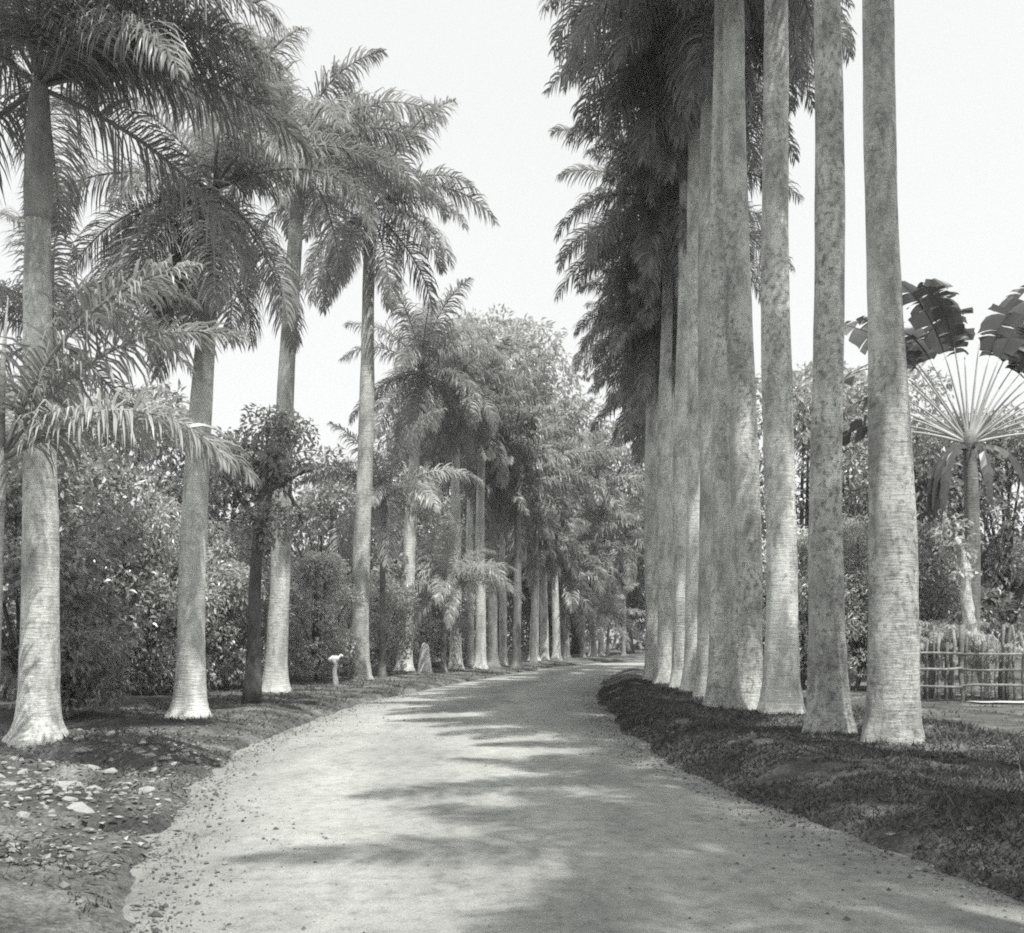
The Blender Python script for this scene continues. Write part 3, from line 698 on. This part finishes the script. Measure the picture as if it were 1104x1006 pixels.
# ------------------------------------------------------------------ stones on the left bank
def stone_mesh(seed):
    rng = random.Random(seed); bm = bmesh.new(); bmesh.ops.create_icosphere(bm, subdivisions=2, radius=1)
    ph = [rng.uniform(0, 6) for _ in range(6)]
    pl = [(Vector((rng.gauss(0, 1), rng.gauss(0, 1), rng.gauss(0, 1) + .3)).normalized(), rng.uniform(.55, .8)) for _ in range(9)]
    for v in bm.verts:
        c = v.co; k = 1 + .2 * math.sin(c.x * 2.3 + ph[0]) * math.sin(c.y * 2.1 + ph[1]) + .14 * math.sin(c.z * 4 + ph[2]) + rng.uniform(-.07, .07)
        c = c * k
        for nn, dd in pl:
            e = c.dot(nn) - dd
            if e > 0: c = c - nn * e
        v.co = c
    me = bpy.data.meshes.new('stone'); bm.to_mesh(me); bm.free(); me.materials.append(M['stone']); return me
SM = [stone_mesh(i) for i in range(6)]
rng = random.Random(44); placed = []
tries = 0
while len(placed) < 230 and tries < 4000:
    tries += 1
    if rng.random() < .6: x, y = rng.uniform(-5.2, -3.6), rng.uniform(8.2, 10.6)
    else: x, y = rng.uniform(-6.0, -3.7), rng.uniform(10, 13.6)
    s = .03 + .11 * rng.random() ** 2 * (1.0 if y < 10.5 else .8)
    if x > xl(y) - .45 or any(math.hypot(x - a, y - b) < (s + c) * 1.25 for a, b, c in placed): continue
    placed.append((x, y, s))
    o = bpy.data.objects.new('stone', SM[rng.randrange(6)]); col.objects.link(o)
    o.location = (x, y, g1(x, y) + s * rng.uniform(-.22, .12)); o.scale = (s * rng.uniform(1, 1.5), s * rng.uniform(.7, 1), s * rng.uniform(.4, .7)); o.rotation_euler = (rng.uniform(-.2, .2), rng.uniform(-.2, .2), rng.uniform(0, 6))
    tag(o, 'pale flat stone lying among others on the left bank', 'stone', 'pale stones scattered on the left bank')

# ------------------------------------------------------------------ grass and litter
rs = np.random.RandomState(3)
def scatter(n, x0, x1, y0, y1, dmin):
    x = rs.uniform(x0, x1, n); y = y0 + (y1 - y0) * rs.uniform(0, 1, n) ** 1.7
    keep = (x < xl(y) - dmin) | (x > xr(y) + dmin); return x[keep], y[keep]
gxs, gys = [], []
for args in ((170000, 1.9, 6.6, 5.5, 32, .03), (34000, -8, -2.3, 5.5, 32, .06), (9000, 6, 14, 9, 26, .1), (26000, -10, 4, 28, 66, .1)):
    x, y = scatter(*args); gxs.append(x); gys.append(y)
x = np.concatenate(gxs); y = np.concatenate(gys)
den = vnoise(x * 1.4, y * 1.4, 51) + .5 * vnoise(x * 4, y * 4, 52)
k = (den > -.25) | ((x > 1.5) & (x < 6.5) & (den > -.7)); x, y, den = x[k], y[k], den[k]
st = (x < 0) & (y < 13) & (rs.uniform(size=len(x)) < .5); x, y, den = x[~st], y[~st], den[~st]
n = len(x); z = gz(x, y) - .005
a = rs.uniform(0, 6.28, n); hgt = rs.gamma(3.0, .0085, n) * (1 + .6 * np.clip(den, 0, 1)) * (1 + y / 60); wd = rs.uniform(.004, .009, n) * (1 + y / 18)
lean = rs.normal(size=(n, 2)) * hgt[:, None] * .75
b0 = np.stack([x + np.cos(a) * wd, y + np.sin(a) * wd, z], 1); b1 = np.stack([x - np.cos(a) * wd, y - np.sin(a) * wd, z], 1)
tp = np.stack([x + lean[:, 0], y + lean[:, 1], z + hgt], 1)
V = np.stack([b0, b1, tp], 1).reshape(-1, 3); i = np.arange(n) * 3
tag(link('grass', mesh_np('grass', V, np.stack([i, i + 1, i + 2], 1)), M['grass']), 'short dark grass growing on the banks', 'grass', kind='stuff')
xa_, ya_ = scatter(2600, -8, 6.6, 6, 36, -.25); xb_, yb_ = scatter(5200, -6.8, -2.6, 6.5, 16, .08)
x1_ = np.concatenate([xa_, xb_]); y1_ = np.concatenate([ya_, yb_]); n = len(x1_)
c = np.stack([x1_, y1_, np.maximum(gz(x1_, y1_), .02) + .012], 1); ov = np.zeros((n, 3))
V, Fc = leaves_np(c, rs.normal(size=(n, 3)) * [1, 1, .1], rs.uniform(.03, .10, n), rs, 0, .6)
V = V.reshape(n, 4, 3); V[:, :, 2] = c[:, 2:3] + (V[:, :, 2] - c[:, 2:3]) * .45; V = V.reshape(-1, 3)
tag(link('leaf_litter', mesh_np('leaf_litter', V, Fc), M['litter']), 'fallen leaves strewn over both banks', 'leaf litter', kind='stuff')

# loose gravel and crumbs of turf on the road
n = 9000; yq = 5.2 + 26 * rs.uniform(0, 1, n) ** 1.6; uu = rs.uniform(0, 1, n); e = rs.uniform(size=n) < .55
uu = np.where(e, np.where(rs.uniform(size=n) < .5, np.abs(rs.normal(size=n)) * .05, 1 - np.abs(rs.normal(size=n)) * .06), uu)
xq = xl(yq) - .12 + (xr(yq) - xl(yq) + .24) * uu; rq = rs.gamma(2.2, .0032, n); zq = np.maximum(gz(xq, yq), .012)
oc = np.array([(1, 0, 0), (0, 1, 0), (-1, 0, 0), (0, -1, 0), (0, 0, .8), (0, 0, -.8)], dtype=float)
jit = 1 + rs.uniform(-.35, .35, (n, 6, 1)); V = np.stack([xq, yq, zq], 1)[:, None, :] + oc[None] * jit * rq[:, None, None]
f8 = np.array([(0, 1, 4), (1, 2, 4), (2, 3, 4), (3, 0, 4), (1, 0, 5), (2, 1, 5), (3, 2, 5), (0, 3, 5)])
tag(link('gravel', mesh_np('gravel', V.reshape(-1, 3), (f8[None] + (np.arange(n) * 6)[:, None, None]).reshape(-1, 3)), M['litter']), 'loose gravel and crumbs along the road', 'gravel', kind='stuff')

# ------------------------------------------------------------------ the moist air
bm = bmesh.new(); bmesh.ops.create_cube(bm, size=1, matrix=Matrix.Translation((10, 205, 16)) @ Matrix.Diagonal((640, 640, 38, 1)))
me = bpy.data.meshes.new('haze'); bm.to_mesh(me); bm.free()
hm = bpy.data.materials.new('moist_air'); hm.use_nodes = True; t = hm.node_tree; t.nodes.clear()
vo = t.nodes.new('ShaderNodeVolumePrincipled'); vo.inputs['Color'].default_value = (.955, .96, .95, 1); vo.inputs['Density'].default_value = .0008; vo.inputs['Anisotropy'].default_value = .2
mo = t.nodes.new('ShaderNodeOutputMaterial'); t.links.new(vo.outputs[0], mo.inputs['Volume'])
tag(link('haze', me, hm), 'thin pale haze between the trees', 'haze', kind='stuff')
